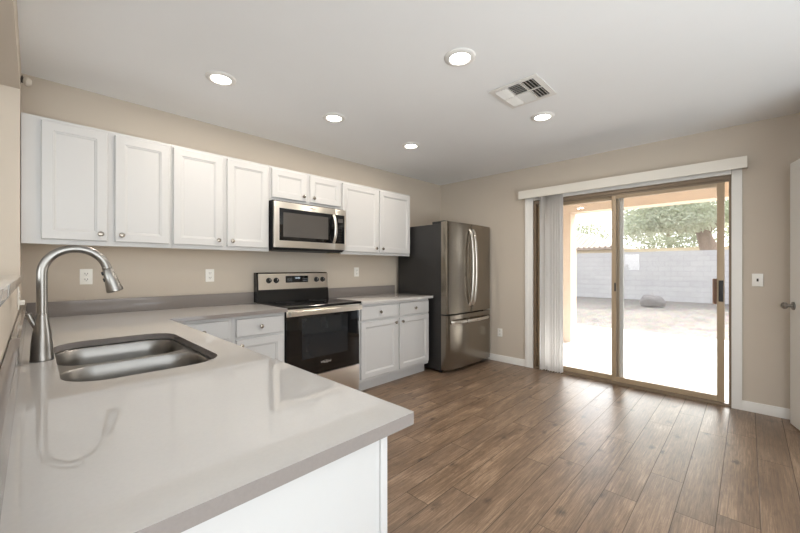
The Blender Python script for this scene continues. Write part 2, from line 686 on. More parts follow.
struct(MB().box(LX, DX, RY, WY, -0.08, 0.0).build('floor', M['floor'], smooth=0)).location
bpy.data.objects['floor'].data.transform(Matrix.Translation(bpy.data.objects['floor'].location))
bpy.data.objects['floor'].location = (0, 0, 0)
struct(MB().box(LX, DX, RY, WY, CZ, CZ + 0.1).build('ceiling', M['ceiling']))
struct(MB().box(LX - T, DX + T, WY, WY + T, -0.08, CZ + 0.1).build('wall_back', M['wall']))
w = MB()
w.box(DX, DX + T, RY, OY0, -0.08, CZ + 0.1)
w.box(DX, DX + T, OY1, WY, -0.08, CZ + 0.1)
w.box(DX, DX + T, OY0, OY1, OZ, CZ + 0.1)
struct(w.build('wall_right', M['wall']))
# wall beside the sink: low wall under a ledge, full-height stub at the far end, soffit above the opening
w = MB()
w.box(-0.19, -0.055, 0.50, 2.98, 0.0, 1.158)
w.box(-0.19, -0.055, 2.98, WY, 0.0, CZ)
w.box(-0.19, -0.055, -1.2, 2.98, 2.25, CZ)
struct(w.build('wall_left', M['wall']))
w = MB()
w.box(LX - T, LX, RY, -2.6, -0.08, CZ + 0.1)
w.box(LX - T, LX, 0.4, 2.37, -0.08, CZ + 0.1)
w.box(LX - T, LX, -2.6, 0.4, -0.08, 0.9)
w.box(LX - T, LX, -2.6, 0.4, 2.1, CZ + 0.1)
w.box(LX - T, LX, 2.77, WY, -0.08, CZ + 0.1)
w.box(LX - T, LX, 2.37, 2.77, -0.08, 0.95)
w.box(LX - T, LX, 2.37, 2.77, 1.65, CZ + 0.1)
struct(w.build('wall_living_side', M['wall']))
w = MB()
w.box(LX, -2.9, RY - T, RY, -0.08, CZ + 0.1)
w.box(2.1, DX + T, RY - T, RY, -0.08, CZ + 0.1)
w.box(-2.9, 2.1, RY - T, RY, -0.08, 0.95)
w.box(-2.9, 2.1, RY - T, RY, 2.3, CZ + 0.1)
struct(w.build('wall_rear', M['wall']))
w = MB()
w.box(3.42, DX, -0.64, -0.52, 0, CZ)
struct(w.build('wall_front', M['wall']))


def baseboard(name, *boxes):
    b = MB()
    for q in boxes:
        b.box(*q, bev=0.004)
    struct(b.build(name, M['trim']))


baseboard('baseboard_right', (DX - 0.013, DX, 1.985, 2.62, 0, 0.085), (DX - 0.013, DX, -0.52, 0.04, 0, 0.085))
baseboard('baseboard_front', (3.42, DX - 0.014, -0.52, -0.507, 0, 0.085))

# casing round the patio door
def casing_prof(b, y0, y1, z0, z1):
    b.box(DX - 0.016, DX, y0, y1, z0, z1, bev=0.004)
w = MB()
casing_prof(w, OY1 - 0.004, 1.988, 0, 2.13)
w.box(DX - 0.022, DX - 0.014, 1.945, 1.984, 0, 2.13, bev=0.003)
struct(w.build('trim_1', M['trim']))
w = MB()
casing_prof(w, 0.036, OY0 + 0.004, 0, 2.13)
struct(w.build('trim_2', M['trim']))
w = MB()
casing_prof(w, OY0 + 0.005, OY1 - 0.005, OZ, 2.13)
struct(w.build('trim_3', M['trim']))

# ------------------------------------------------------------------ sliding patio door
door = thing('door_1', (DX + 0.06, 1.0, 0.0), 'sliding glass patio door with tan metal frame', None)
del door['label']
struct(door)
f = MB()
f.box(DX + 0.012, DX + 0.115, OY0, OY0 + 0.022, 0.0, OZ)
f.box(DX + 0.012, DX + 0.115, OY1 - 0.03, OY1, 0.0, OZ)
f.box(DX + 0.012, DX + 0.115, OY0 + 0.022, OY1 - 0.03, OZ - 0.035, OZ)
f.box(DX + 0.012, DX + 0.115, OY0 + 0.022, OY1 - 0.03, 0.0, 0.022)
f.box(DX + 0.03, DX + 0.036, OY0 + 0.022, OY1 - 0.03, OZ - 0.055, OZ - 0.035)
f.box(DX + 0.005, DX + 0.03, OY0, OY1, -0.002, 0.014, bev=0.003)
f.build('door_frame', M['bronze_d'], door)


def sash(name, xa, xb, ya, yb, st_a, st_b, z0, z1, mat):
    s = MB()
    s.box(xa, xb, ya, ya + st_a, z0, z1, bev=0.003)
    s.box(xa, xb, yb - st_b, yb, z0, z1, bev=0.003)
    s.box(xa, xb, ya + st_a, yb - st_b, z0, z0 + 0.052, bev=0.003)
    s.box(xa, xb, ya + st_a, yb - st_b, z1 - 0.05, z1, bev=0.003)
    o = s.build(name, mat, door)
    g = MB()
    xm = (xa + xb) / 2
    g.box(xm - 0.002, xm + 0.002, ya + st_a - 0.006, yb - st_b + 0.006, z0 + 0.046, z1 - 0.044)
    g.build('glass_pane', M['glass'], o)
    return o


slide = sash('sliding_panel', DX + 0.032, DX + 0.062, 0.150, 1.045, 0.052, 0.042, 0.022, OZ - 0.038, M['bronze'])
fixed = sash('fixed_panel', DX + 0.072, DX + 0.102, 0.985, OY1 - 0.03, 0.045, 0.05, 0.022, OZ - 0.038, M['bronze'])
MB().box(DX + 0.1035, DX + 0.114, 0.948, 0.992, 0.024, OZ - 0.04, bev=0.002).build('screen_frame', M['trim'], door)
MB().box(DX + 0.018, DX + 0.032, 0.158, 0.190, 0.925, 1.115, bev=0.004).build('inner_handle', M['rubber'], slide)
MB().box(DX + 0.062, DX + 0.098, 0.172, 0.234, 0.895, 1.13, bev=0.008).build('outer_wood_handle', M['wood_handle'], slide)
MB().box(DX + 0.026, DX + 0.034, 1.004, 1.018, 0.98, 1.07, bev=0.003).build('latch', M['rubber'], slide)

# white interior door at the far right, standing open
dv = Vector((-0.963, -0.27))
door2 = thing('door_2', (4.14, -0.236, 0.0), 'x', None, rotz=math.atan2(dv.y, dv.x))
del door2['label']
struct(door2)
b = MB()
# local: x along the leaf from the free edge to the hinge, -y is the face seen by the camera
b.box(0, 0.80, 0.0, 0.035, 0.012, 2.045, bev=0.002)
b.build('door_leaf', M['trim'], door2, local=True)
b = MB()
kz = 0.935
b.lathe_axis((0.06, 0.0, kz), (0.06, -0.07, kz),
             [(0.0, 0.032), (0.10, 0.031), (0.14, 0.014), (0.42, 0.012), (0.50, 0.018), (0.62, 0.026), (0.80, 0.028), (0.94, 0.02), (1.0, 0.008)], 24)
b.lathe_axis((0.06, 0.035, kz), (0.06, 0.10, kz),
             [(0.0, 0.032), (0.10, 0.031), (0.14, 0.014), (0.42, 0.012), (0.50, 0.018), (0.62, 0.026), (0.80, 0.028), (0.94, 0.02), (1.0, 0.008)], 24)
b.build('door_knob', M['nickel'], door2, local=True)
b = MB()
for hz in (0.25, 1.05, 1.8):
    b.cyl((0.806, -0.004, hz), (0.806, -0.004, hz + 0.09), 0.006, seg=10)
b.build('door_hinge', M['nickel'], door2, local=True)

# ------------------------------------------------------------------ cabinets
FY, BY = 3.01, 2.69                       # front planes of the upper and base doors
DOOR_RINGS = [(0.0, -0.004), (0.004, 0.0), (0.052, 0.0), (0.055, -0.0035), (0.061, -0.0045), (0.066, -0.009)]
DRAWER_RINGS = [(0.0, -0.004), (0.005, 0.0)]


def knob_at(parent, x, y, z, n=(0, -1, 0)):
    p = Vector((x, y, z))
    q = p + Vector(n) * 0.026
    MB().lathe_axis(p, q, [(0, 0.009), (0.1, 0.007), (0.42, 0.006), (0.55, 0.0145), (0.75, 0.0165), (0.92, 0.0135), (1.0, 0.006)], 18).build(
        'knob', M['knob'], parent)


def cab_door(root, x0, x1, z0, z1, y, kx=None, kz=None, name='door', rings=DOOR_RINGS):
    d = MB().panel((x0, y, z0), (1, 0, 0), (0, -1, 0), x1 - x0, z1 - z0, rings, 0.019).build(name, M['cab'], root, smooth=0)
    if kx is not None:
        knob_at(d, kx, y, kz)
    return d


def upper(name, x0, x1, z0, doors, label, zt=2.134):
    root = thing(name, ((x0 + x1) / 2, WY, z0), label, 'cabinet', 'white upper kitchen cabinets')
    b = MB()
    yf = FY + 0.0195
    b.box(x0, x1, yf, WY - 0.001, z0 + 0.02, zt)
    b.box(x0, x1, yf, yf + 0.02, z0, z0 + 0.02)
    b.build('carcass', M['cab'], root)
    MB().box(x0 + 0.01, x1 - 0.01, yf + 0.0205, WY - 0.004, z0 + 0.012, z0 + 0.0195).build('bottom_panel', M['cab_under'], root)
    for (a, c, k) in doors:
        cab_door(root, a, c, z0 + 0.03, zt - 0.022, FY, k, z0 + 0.075)
    return root


upper('upper_cabinet', -0.052, 0.705, 1.372, [(0.030, 0.338, 0.303), (0.377, 0.690, 0.412)],
      'white two-door upper cabinet at the far left, above the faucet')
upper('upper_cabinet', 0.706, 1.448, 1.372, [(0.714, 1.058, 1.022), (1.092, 1.440, 1.128)],
      'white two-door upper cabinet directly left of the microwave')
upper('upper_cabinet', 1.449, 2.226, 1.826, [(1.470, 1.815, 1.780), (1.855, 2.212, 1.890)],
      'short white two-door upper cabinet directly above the microwave')
upper('upper_cabinet', 2.227, 3.278, 1.372, [(2.240, 2.736, 2.700), (2.762, 3.268, 2.798)],
      'white two-door upper cabinet between microwave and refrigerator')


def base_cab(x0, x1, fronts, label, back=WY):
    root = thing('base_cabinet', ((x0 + x1) / 2, 3.0, 0.0), label, 'cabinet', 'white base kitchen cabinets')
    b = MB()
    yf = BY + 0.0195
    b.box(x0, x1, yf, back - 0.001, 0.105, 0.869)
    b.build('carcass', M['cab'], root)
    b = MB()
    b.box(x0 + 0.002, x1 - 0.002, BY + 0.085, back - 0.02, 0.0, 0.105)
    b.box(x0 + 0.002, x1 - 0.002, BY + 0.078, BY + 0.085, 0.0, 0.085, bev=0.002)
    b.build('toe_kick', M['cab'], root)
    for fr in fronts:
        kind, a, c, k = fr
        if kind == 'drawer':
            cab_door(root, a, c, 0.713, 0.846, BY, (a + c) / 2, 0.78, 'drawer', DRAWER_RINGS)
        else:
            cab_door(root, a, c, 0.135, 0.693, BY, k, 0.650)
    return root


base_cab(0.606, 1.012, [('drawer', 0.640, 0.990, 0), ('door', 0.640, 0.990, 0.955)],
         'white base cabinet in the corner behind the sink, drawer half hidden by the countertop')
base_cab(1.013, 1.428, [('drawer', 1.040, 1.410, 0), ('door', 1.040, 1.410, 1.072)],
         'white base cabinet with drawer directly left of the oven')
base_cab(2.210, 3.256, [('drawer', 2.222, 2.722, 0), ('drawer', 2.760, 3.247, 0),
                        ('door', 2.222, 2.722, 2.690), ('door', 2.760, 3.247, 2.795)],
         'white two-drawer base cabinet between oven and refrigerator')

pen = thing('peninsula_cabinet', (0.26, 1.6, 0.0), 'white peninsula base cabinet with plain end panel under the sink counter', 'cabinet')
b = MB()
b.box(-0.05, 0.53, 0.597, 1.20, 0.105, 0.862)
b.box(-0.05, 0.53, 2.28, 2.66, 0.105, 0.862)
b.box(0.512, 0.53, 1.20, 2.28, 0.105, 0.862)
b.box(-0.05, -0.035, 1.20, 2.28, 0.105, 0.862)
b.box(-0.035, 0.512, 1.20, 2.28, 0.105, 0.125)
b.box(-0.05, 0.46, 0.60, 2.66, 0.0, 0.104)
b.build('carcass', M['cab'], pen)
for (ya, yb, kk) in ((0.62, 1.20, 1.16), (1.24, 1.72, 1.68), (1.74, 2.22, 1.78)):
    d = MB().panel((0.550, ya, 0.135), (0, 1, 0), (1, 0, 0), yb - ya, 0.70, DOOR_RINGS, 0.019).build('door', M['cab'], pen, smooth=0)
    knob_at(d, 0.550, kk, 0.78, (1, 0, 0))
b = MB()
b.box(-0.05, 0.548, 0.582, 0.597, 0.0, 0.866, bev=0.0015)
b.box(0.531, 0.550, 0.575, 0.582, 0.0, 0.866, bev=0.002)
b.build('end_panel', M['cab'], pen)

# ------------------------------------------------------------------ countertops
CT0, CT1 = 0.873, 0.900
SX0, SX1, SY0, SY1 = 0.055, 0.486, 1.345, 2.135
ct = thing('countertop', (0.3, 1.6, CT0), 'L-shaped greige quartz countertop holding the sink, with peninsula end', 'countertop')
hole = rrect(SX0, SX1, SY0, SY1, 0.115, 10)
b = MB()
outer = [(-0.052, 0.543), (0.602, 0.543), (0.605, 0.546), (0.605, 2.660), (1.430, 2.660), (1.430, WY - 0.002), (-0.052, WY - 0.002)]
b.plate(outer, [hole], CT0, CT1)
slab = b.build('slab', [M['quartz'], M['quartz_shaded']], ct, smooth=30)
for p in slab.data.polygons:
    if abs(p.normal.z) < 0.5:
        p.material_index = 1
MB().box(-0.030, 1.430, WY - 0.022, WY - 0.002, CT1, 1.003, bev=0.0015).build('backsplash', M['quartz_shaded'], ct)
MB().box(-0.052, -0.030, 0.543, WY - 0.002, CT1, 1.003, bev=0.0015).build('backsplash', M['quartz_shaded'], ct)

ct2 = thing('countertop', (2.74, 3.0, CT0), 'short greige quartz countertop between oven and refrigerator', 'countertop')
b = MB()
b.box(2.208, 3.288, 2.660, WY - 0.002, CT0, CT1, bev=0.0015)
b.build('slab', M['quartz'], ct2)
MB().box(2.208, 3.288, WY - 0.022, WY - 0.002, CT1, 1.003, bev=0.0015).build('backsplash', M['quartz_shaded'], ct2)

b = MB()
b.box(-0.235, -0.040, 0.47, 2.975, 1.159, 1.189, bev=0.003)
tag(b.build('bar_ledge', M['quartz']), 'narrow pale ledge on the low wall behind the faucet', 'ledge')

# ------------------------------------------------------------------ sink
sink = thing('kitchen_sink', (0.27, 1.74, 0.66), 'stainless steel double-bowl undermount sink in the quartz countertop', 'sink')
YD = 1.742                                # divider between the bowls


def bowl_loops(x0, x1, y0, y1, r, zt, zb):
    lp = []
    for ins, z in ((0.0, zt), (0.004, zt - 0.006), (0.010, zt - 0.05), (0.014, zb + 0.05), (0.022, zb + 0.02), (0.045, zb + 0.003), (0.07, zb)):
        lp.append([(x, y, z) for x, y in rrect(x0 + ins, x1 - ins, y0 + ins, y1 - ins, max(0.02, r - ins * 0.6), 10)])
    return lp


ZT = 0.8685
far_b = (SX0 + 0.002, SX1 - 0.006, YD + 0.012, SY1 - 0.004)
near_b = (SX0 + 0.002, SX1 - 0.006, SY0 + 0.004, YD - 0.012)
b = MB()
b.plate(rrect(SX0 - 0.02, SX1 + 0.02, SY0 - 0.02, SY1 + 0.02, 0.125, 10),
        [rrect(*far_b, 0.105, 10), rrect(*near_b, 0.105, 10)], ZT - 0.002, ZT)
b.build('rim', M['sink'], sink)
for (q, dep) in ((far_b, 0.20), (near_b, 0.17)):
    bw = MB().loft(bowl_loops(*q, 0.105, ZT, ZT - dep)).build('bowl', M['sink'], sink, smooth=60)
    cx_, cy_ = (q[0] + q[1]) / 2, (q[2] + q[3]) / 2
    MB().lathe_axis((cx_, cy_, ZT - dep + 0.0005), (cx_, cy_, ZT - dep + 0.004), [(0, 0.045), (0.6, 0.044), (1.0, 0.036), (0.4, 0.03)], 28).build('drain', M['nickel'], bw)

# ------------------------------------------------------------------ faucet
FX, FYY = 0.020, 1.790
fa = thing('kitchen_faucet', (FX, FYY, CT1), 'brushed nickel gooseneck pull-down faucet beside the sink', 'faucet')
MB().lathe_axis((FX, FYY, CT1 + 0.0005), (FX, FYY, 1.065),
                [(0, 0.0315), (0.02, 0.032), (0.05, 0.031), (0.3, 0.0288), (0.55, 0.0252), (0.8, 0.0198), (0.97, 0.0165), (1.0, 0.016)], 32).build('body', M['nickel'], fa)
pts = [(FX, FYY, 1.066), (FX, FYY, 1.12), (FX, FYY, 1.17)]
ar, az = 0.0905, 1.208
for i in range(0, 25):
    a = R(180 - 165 * i / 24)
    pts.append((FX + ar + ar * math.cos(a), FYY, az + ar * math.sin(a)))
MB().tube(pts, 0.0148, 24).build('gooseneck', M['nickel'], fa)
e = Vector(pts[-1])
dr = Vector((0.27, 0, -0.963)).normalized()
sh = MB()
sh.lathe_axis(e + dr * 0.001, e + dr * 0.100, [(0, 0.0155), (0.06, 0.016), (0.08, 0.0148), (0.10, 0.0165), (0.5, 0.021), (0.9, 0.0268), (0.97, 0.0272), (1.0, 0.024)], 28)
spray = sh.build('spray_head', M['nickel'], fa)
side = Vector((-0.963, 0, -0.27))
for t in (0.022, 0.048):
    c = e + dr * t + side * (0.0165 + t * 0.06)
    MB().cyl(c - side * 0.004, c + side * 0.004, 0.0075, seg=14).build('spray_button', M['rubber'], spray)
MB().tube([(FX - 0.012, FYY, 1.012), (FX - 0.024, FYY, 1.040), (FX - 0.034, FYY, 1.068)], [0.008, 0.009, 0.009], 16).build('lever', M['nickel'], fa)

# ------------------------------------------------------------------ range
X0, X1 = 1.434, 2.204
rg = thing('electric_range', ((X0 + X1) / 2, 3.0, 0.0), 'freestanding electric range with stainless backguard and black oven door', 'oven')
b = MB()
b.box(X0 + 0.003, X1 - 0.003, 2.735, 3.30, 0.04, 0.886)
b.build('body', M['black'], rg)
b = MB()
b.box(X0, X1, 2.665, 3.245, 0.886, 0.908, bev=0.006, seg=3)
ck = b.build('cooktop', M['cooktop'], rg)
for (cx_, cy_, rr_) in ((X0 + 0.2, 2.83, 0.105), (X1 - 0.2, 2.83, 0.09), (X0 + 0.2, 3.08, 0.08), (X1 - 0.2, 3.08, 0.105)):
    for q in (rr_, rr_ * 0.6):
        MB().lathe_axis((cx_, cy_, 0.9078), (cx_, cy_, 0.9088), [(0, q), (1, q), (1, q - 0.003), (0, q - 0.003)], 40, caps=False).build(
            'burner_ring', M['dark_case'], ck)
b = MB()
b.prism([(3.215, 0.905), (3.305, 0.905), (3.305, 1.183), (3.258, 1.183), (3.246, 1.172), (3.238, 1.02), (3.225, 1.015)], 'x', X0, X1)
bg = b.build('backguard', M['black'], rg, smooth=30)
b = MB()
b.prism([(3.2375, 1.022), (3.2455, 1.173), (3.2425, 1.173), (3.2345, 1.022)], 'x', X0 + 0.014, X1 - 0.004)
b.build('control_fascia', M['steel_h'], bg, smooth=30)


def bgy(z):
    return 3.2345 + (z - 1.022) / 0.151 * 0.008


for kx in (1.548, 1.622, 2.066, 2.141):
    z = 1.108
    y = bgy(z) - 0.0003
    kk = MB().lathe_axis((kx, y, z), (kx, y - 0.026, z), [(0, 0.027), (0.12, 0.026), (0.2, 0.022), (0.85, 0.0195), (1.0, 0.017)], 24).build('control_knob', M['rubber'], bg)
    MB().box(kx - 0.0015, kx + 0.0015, y - 0.0272, y - 0.0262, z, z + 0.015).build('knob_mark', M['plate'], kk)
y = bgy(1.115)
dp = MB().box(1.720, 1.966, y - 0.006, y + 0.004, 1.083, 1.149, bev=0.002).build('display_panel', M['black_glass'], bg)
text_mesh('clock', '12:00', 0.026, (1.843, y - 0.0068, 1.127), FACE_MY, M['display'], dp)
for s in (1.735, 1.905):
    b = MB()
    for i in range(5):
        for j in range(2):
            b.box(s + i * 0.0115, s + i * 0.0115 + 0.006, y - 0.0066, y - 0.0061, 1.098 + j * 0.018, 1.102 + j * 0.018)
    b.build('button_legend', M['digit'], dp)
# oven door
b = MB()
b.box(X0 + 0.004, X1 - 0.004, 2.695, 2.735, 0.305, 0.884, bev=0.004)
od = b.build('oven_door', M['black_glass'], rg)
MB().box(X0 + 0.004, X1 - 0.004, 2.6915, 2.6945, 0.822, 0.884, bev=0.001).build('door_top_trim', M['steel_h'], od)
MB().box(X0 + 0.145, X1 - 0.145, 2.6938, 2.6949, 0.45, 0.80).build('oven_window', M['oven_win'], od)
b = MB()
b.box(X0 + 0.012, X1 - 0.012, 2.637, 2.660, 0.832, 0.872, bev=0.006, seg=3)
b.box(X0 + 0.016, X0 + 0.046, 2.655, 2.6915, 0.838, 0.866, bev=0.003)
b.box(X1 - 0.046, X1 - 0.016, 2.655, 2.6915, 0.838, 0.866, bev=0.003)
b.build('door_handle', M['steel_h'], od)
text_mesh('logo', 'Whirlpool', 0.026, ((X0 + X1) / 2, 2.6942, 0.396), FACE_MY, M['logo'], od)
b = MB()
pp = []
for i in range(41):
    a = 2 * math.pi * i / 40 + 0.6
    if i < 31:
        pp.append(((X0 + X1) / 2 + 0.032 * math.cos(a), 2.6943, 0.397 + 0.013 * math.sin(a)))
b.tube(pp, 0.0006, 6)
b.build('logo_ring', M['logo'], od)
b = MB()
b.box(X0 + 0.004, X1 - 0.004, 2.695, 2.735, 0.055, 0.298, bev=0.004)
b.build('storage_drawer', M['steel_h'], rg)
for px_ in (X0 + 0.04, X1 - 0.04):
    for py_ in (2.78, 3.24):
        MB().cyl((px_, py_, 0.0), (px_, py_, 0.042), 0.016, seg=14).build('foot', M['rubber'], rg)

# ------------------------------------------------------------------ microwave
A0, A1 = 1.455, 2.222
ZB, ZM = 1.388, 1.8245
mw = thing('microwave', ((A0 + A1) / 2, 3.15, ZB), 'stainless over-the-range microwave with black window under short cabinet', 'microwave')
b = MB()
b.box(A0, A1, 2.975, WY - 0.002, ZB + 0.012, ZM)
b.build('body', M['black'], mw)
b = MB()
b.prism([(2.965, ZB + 0.020), (2.985, ZB), (3.29, ZB), (3.29, ZB + 0.0115), (2.965, ZB + 0.0215)], 'x', A0 + 0.01, A1 - 0.01)
un = b.build('underside_grille', M['rubber'], mw)
MB().box(2.07, 2.18, 2.985, 3.04, ZB - 0.008, ZB - 0.0002, bev=0.002).build('cooktop_lamp', M['dark_case'], un)
YF = 2.945
xs = 2.097
b = MB()
b.box(A0 + 0.004, xs - 0.001, YF, 2.974, ZB + 0.022, ZM - 0.010, bev=0.004)
md = b.build('door', M['steel_h'], mw)
MB().box(A0 + 0.050, xs - 0.002, YF - 0.0025, YF + 0.004, 1.471, 1.757, bev=0.001).build('door_glass', M['black_glass'], md)
MB().box(A0 + 0.085, xs - 0.085, YF - 0.0035, YF - 0.0026, 1.505, 1.722).build('window', M['mesh_glass'], md)
hp = []
for i in range(17):
    t = i / 16
    hp.append((xs - 0.022, YF - 0.006 - 0.040 * math.sin(math.pi * t) ** 0.7, 1.480 + t * 0.268))
MB().tube(hp, [0.0155] * 17, 14, flat=((0, 1, 0.0), 0.5)).build('handle', M['steel'], md)
b = MB()
b.box(xs + 0.001, A1 + 0.008, YF, 2.974, ZB + 0.022, ZM - 0.010, bev=0.004)
cp = b.build('control_panel', M['steel_h'], mw)
bp = MB().box(xs + 0.001, A1 - 0.014, YF - 0.0025, YF + 0.004, 1.471, 1.757, bev=0.001).build('keypad', M['black_glass'], cp)
MB().box(xs + 0.030, A1 - 0.034, YF - 0.0034, YF - 0.0026, 1.682, 1.722).build('display', M['mesh_glass'], bp)
b = MB()
for i in range(3):
    for j in range(7):
        b.box(xs + 0.026 + i * 0.022, xs + 0.038 + i * 0.022, YF - 0.0032, YF - 0.0026, 1.49 + j * 0.026, 1.498 + j * 0.026)
b.build('button', M['dark_case'], bp)
text_mesh('logo', 'Whirlpool', 0.016, ((A0 + xs) / 2 + 0.06, YF - 0.0008, 1.787), FACE_MY, M['dark_case'], md)

# ------------------------------------------------------------------ refrigerator
G0, G1 = 3.308, 4.248
fr = thing('refrigerator', ((G0 + G1) / 2, 2.9, 0.0), 'stainless french-door refrigerator with dark sides and bottom freezer drawer', 'refrigerator')
b = MB()
b.box(G0 + 0.004, G1 - 0.004, 2.562, 3.26, 0.03, 1.744, bev=0.004)
b.build('case', M['dark_case'], fr)
b = MB()
b.box(G0 + 0.02, G1 - 0.02, 2.57, 2.60, 0.012, 0.055)
b.build('base_grille', M['rubber'], fr)
for (ha, hb) in ((G0 + 0.004, G0 + 0.09), (G1 - 0.09, G1 - 0.004)):
    b = MB()
    b.box(ha, hb, 2.562, 2.692, 1.7445, 1.774, bev=0.003)
    b.box(ha, hb - 0.02 if ha < 3.5 else hb, 2.508, 2.562, 1.7685, 1.778, bev=0.003)
    b.build('hinge_cover', M['rubber'], fr)
for px_ in (G0 + 0.05, G1 - 0.05):
    for py_ in (2.60, 3.20):
        MB().cyl((px_, py_, 0.0), (px_, py_, 0.032), 0.02, seg=14).build('foot', M['rubber'], fr)


def fy_front(x):
    t = (x - 3.77) / 0.462
    return 2.460 - 0.022 * (1 - t * t) - 0.008 * t + 0.010


def bowed(name, xa, xb, z0, z1, mat, parent):
    n = 16
    poly = []
    r_ = 0.010
    for i in range(n + 1):
        x = xa + r_ + (xb - xa - 2 * r_) * i / n
        poly.append((x, fy_front(x)))
    poly = [(xa, 2.556), (xa, fy_front(xa) + r_), (xa + r_ * 0.3, fy_front(xa) + r_ * 0.3)] + poly + \
           [(xb - r_ * 0.3, fy_front(xb) + r_ * 0.3), (xb, fy_front(xb) + r_), (xb, 2.556)]
    return MB().prism(poly, 'z', z0, z1).build(name, mat, parent, smooth=35)


xm = 3.770
dl = bowed('door', G0, xm - 0.002, 0.690, 1.768, M['fridge_steel'], fr)
dr_ = bowed('door', xm + 0.002, G1, 0.690, 1.768, M['fridge_steel'], fr)
fz = bowed('freezer_drawer', G0, G1, 0.042, 0.672, M['fridge_steel'], fr)
for (hx, par) in ((xm - 0.034, dl), (xm + 0.034, dr_)):
    hp, yy = [], fy_front(hx)
    for i in range(25):
        t = i / 24
        hp.append((hx, yy - 0.004 - 0.056 * (math.sin(math.pi * t) ** 0.45), 0.775 + 0.925 * t))
    MB().tube(hp, 0.019, 16, flat=((0, 1, 0), 0.6)).build('handle', M['steel'], par)
hp = []
for i in range(25):
    t = i / 24
    x = G0 + 0.075 + (G1 - G0 - 0.15) * t
    hp.append((x, fy_front(x) - 0.004 - 0.050 * (math.sin(math.pi * t) ** 0.35), 0.592))
MB().tube(hp, 0.019, 16, flat=((0, 1, 0), 0.6)).build('handle', M['steel'], fz)

# ------------------------------------------------------------------ outlets and switches
def outlet(name, c, n, u, label, cat, kind, group=None):
    """wall plate centred at c on a wall, n outward, u width direction"""
    c, n, u = Vector(c), Vector(n), Vector(u)
    z = Vector((0, 0, 1))
    root = thing(name, c - z * 0.058, label, cat, group)

    def blk(b, du0, du1, z0, z1, n0, n1, bev=0.0):
        p = c + u * du0 + z * z0 + n * n0
        q = c + u * du1 + z * z1 + n * n1
        b.box(p.x, q.x, p.y, q.y, p.z, q.z, bev)
    b = MB()
    blk(b, -0.034, 0.034, -0.054, 0.054, 0.0008, 0.006, 0.002)
    pl = b.build('plate', M['plate'], root)
    if kind == 'duplex':
        for s in (-0.02, 0.02):
            b = MB()
            blk(b, -0.017, 0.017, s - 0.014, s + 0.014, 0.006, 0.008, 0.001)
            sk = b.build('socket', M['plate'], root)
            b = MB()
            for du in (-0.007, 0.007):
                blk(b, du - 0.0015, du + 0.0015, s - 0.003, s + 0.007, 0.008, 0.0085)
            blk(b, -0.0025, 0.0025, s - 0.010, s - 0.006, 0.008, 0.0085)
            b.build('slot', M['slot'], sk)
    elif kind == 'switch':
        b = MB()
        blk(b, -0.006, 0.006, -0.012, 0.012, 0.006, 0.008, 0.001)
        blk(b, -0.004, 0.004, -0.002, 0.010, 0.008, 0.018, 0.001)
        b.build('toggle', M['slot'], root)
    elif kind == 'rocker':
        b = MB()
        blk(b, -0.017, 0.017, -0.034, 0.034, 0.006, 0.009, 0.001)
        b.build('rocker', M['plate'], root)
    return root


g = 'white wall outlets'
outlet('wall_outlet', (0.256, WY, 1.166), (0, -1, 0), (1, 0, 0), 'white duplex outlet on the back wall right of the faucet neck', 'outlet', 'duplex', g)
outlet('wall_outlet', (1.058, WY, 1.163), (0, -1, 0), (1, 0, 0), 'white duplex outlet on the back wall left of the oven', 'outlet', 'duplex', g)
outlet('wall_outlet', (2.665, WY, 1.180), (0, -1, 0), (1, 0, 0), 'white outlet plate on the back wall right of the oven', 'outlet', 'duplex', g)
outlet('wall_outlet', (DX, 2.335, 0.380), (-1, 0, 0), (0, 1, 0), 'white outlet low on the wall right of the refrigerator', 'outlet', 'duplex', g)
lo = outlet('wall_outlet', (-0.055, 2.50, 1.083), (1, 0, 0), (0, 1, 0), 'white outlet on the low wall under the ledge, seen edge-on with a plug', 'outlet', 'duplex', g)
MB().box(-0.047, -0.030, 2.488, 2.512, 1.05, 1.072, bev=0.003).build('plug', M['plate'], lo)
outlet('light_switch', (DX, -0.058, 1.125), (-1, 0, 0), (0, 1, 0), 'white toggle light switch between patio door and white door', 'switch', 'switch')

# small round device on the wall under the ceiling at far left
b = MB()
sn = thing('motion_sensor', (-0.055, 3.10, 2.32), 'small round white sensor on the wall near the ceiling at far left', 'sensor')
b.lathe_axis((-0.0545, 3.10, 2.350), (-0.040, 3.10, 2.347), [(0, 0.026), (0.3, 0.025), (0.4, 0.016), (1.0, 0.016)], 20)
b.build('bracket', M['slot'], sn)
MB().lathe_axis((-0.040, 3.10, 2.347), (-0.010, 3.09, 2.340), [(0, 0.018), (0.25, 0.025), (0.6, 0.026), (0.85, 0.02), (1.0, 0.008)], 20).build('dome', M['sensor'], sn)

# ------------------------------------------------------------------ recessed ceiling lights
LIGHTS = [(0.856, 2.472, 'recessed ceiling light nearest the far left upper cabinet'),
          (1.730, 2.447, 'recessed ceiling light in front of the short cabinet over the microwave'),
          (2.672, 2.449, 'small-looking recessed ceiling light farthest back, toward the refrigerator'),
          (1.754, 1.216, 'recessed ceiling light nearest the camera, left of the ceiling vent'),
          (2.911, 1.206, 'recessed ceiling light just beyond the ceiling vent, toward the patio door')]
lamp0 = thing('ceiling_light', (LIGHTS[0][0], LIGHTS[0][1], CZ), LIGHTS[0][2], 'ceiling light', 'recessed ceiling lights')
x, y = LIGHTS[0][:2]
MB().lathe_axis((x, y, CZ - 0.0005), (x, y, CZ - 0.012),
                [(0, 0.092), (0.35, 0.091), (0.8, 0.084), (1.0, 0.070), (1.0, 0.063), (0.5, 0.058), (0.1, 0.057)], 40, caps=False).build('trim_ring', M['trim'], lamp0)
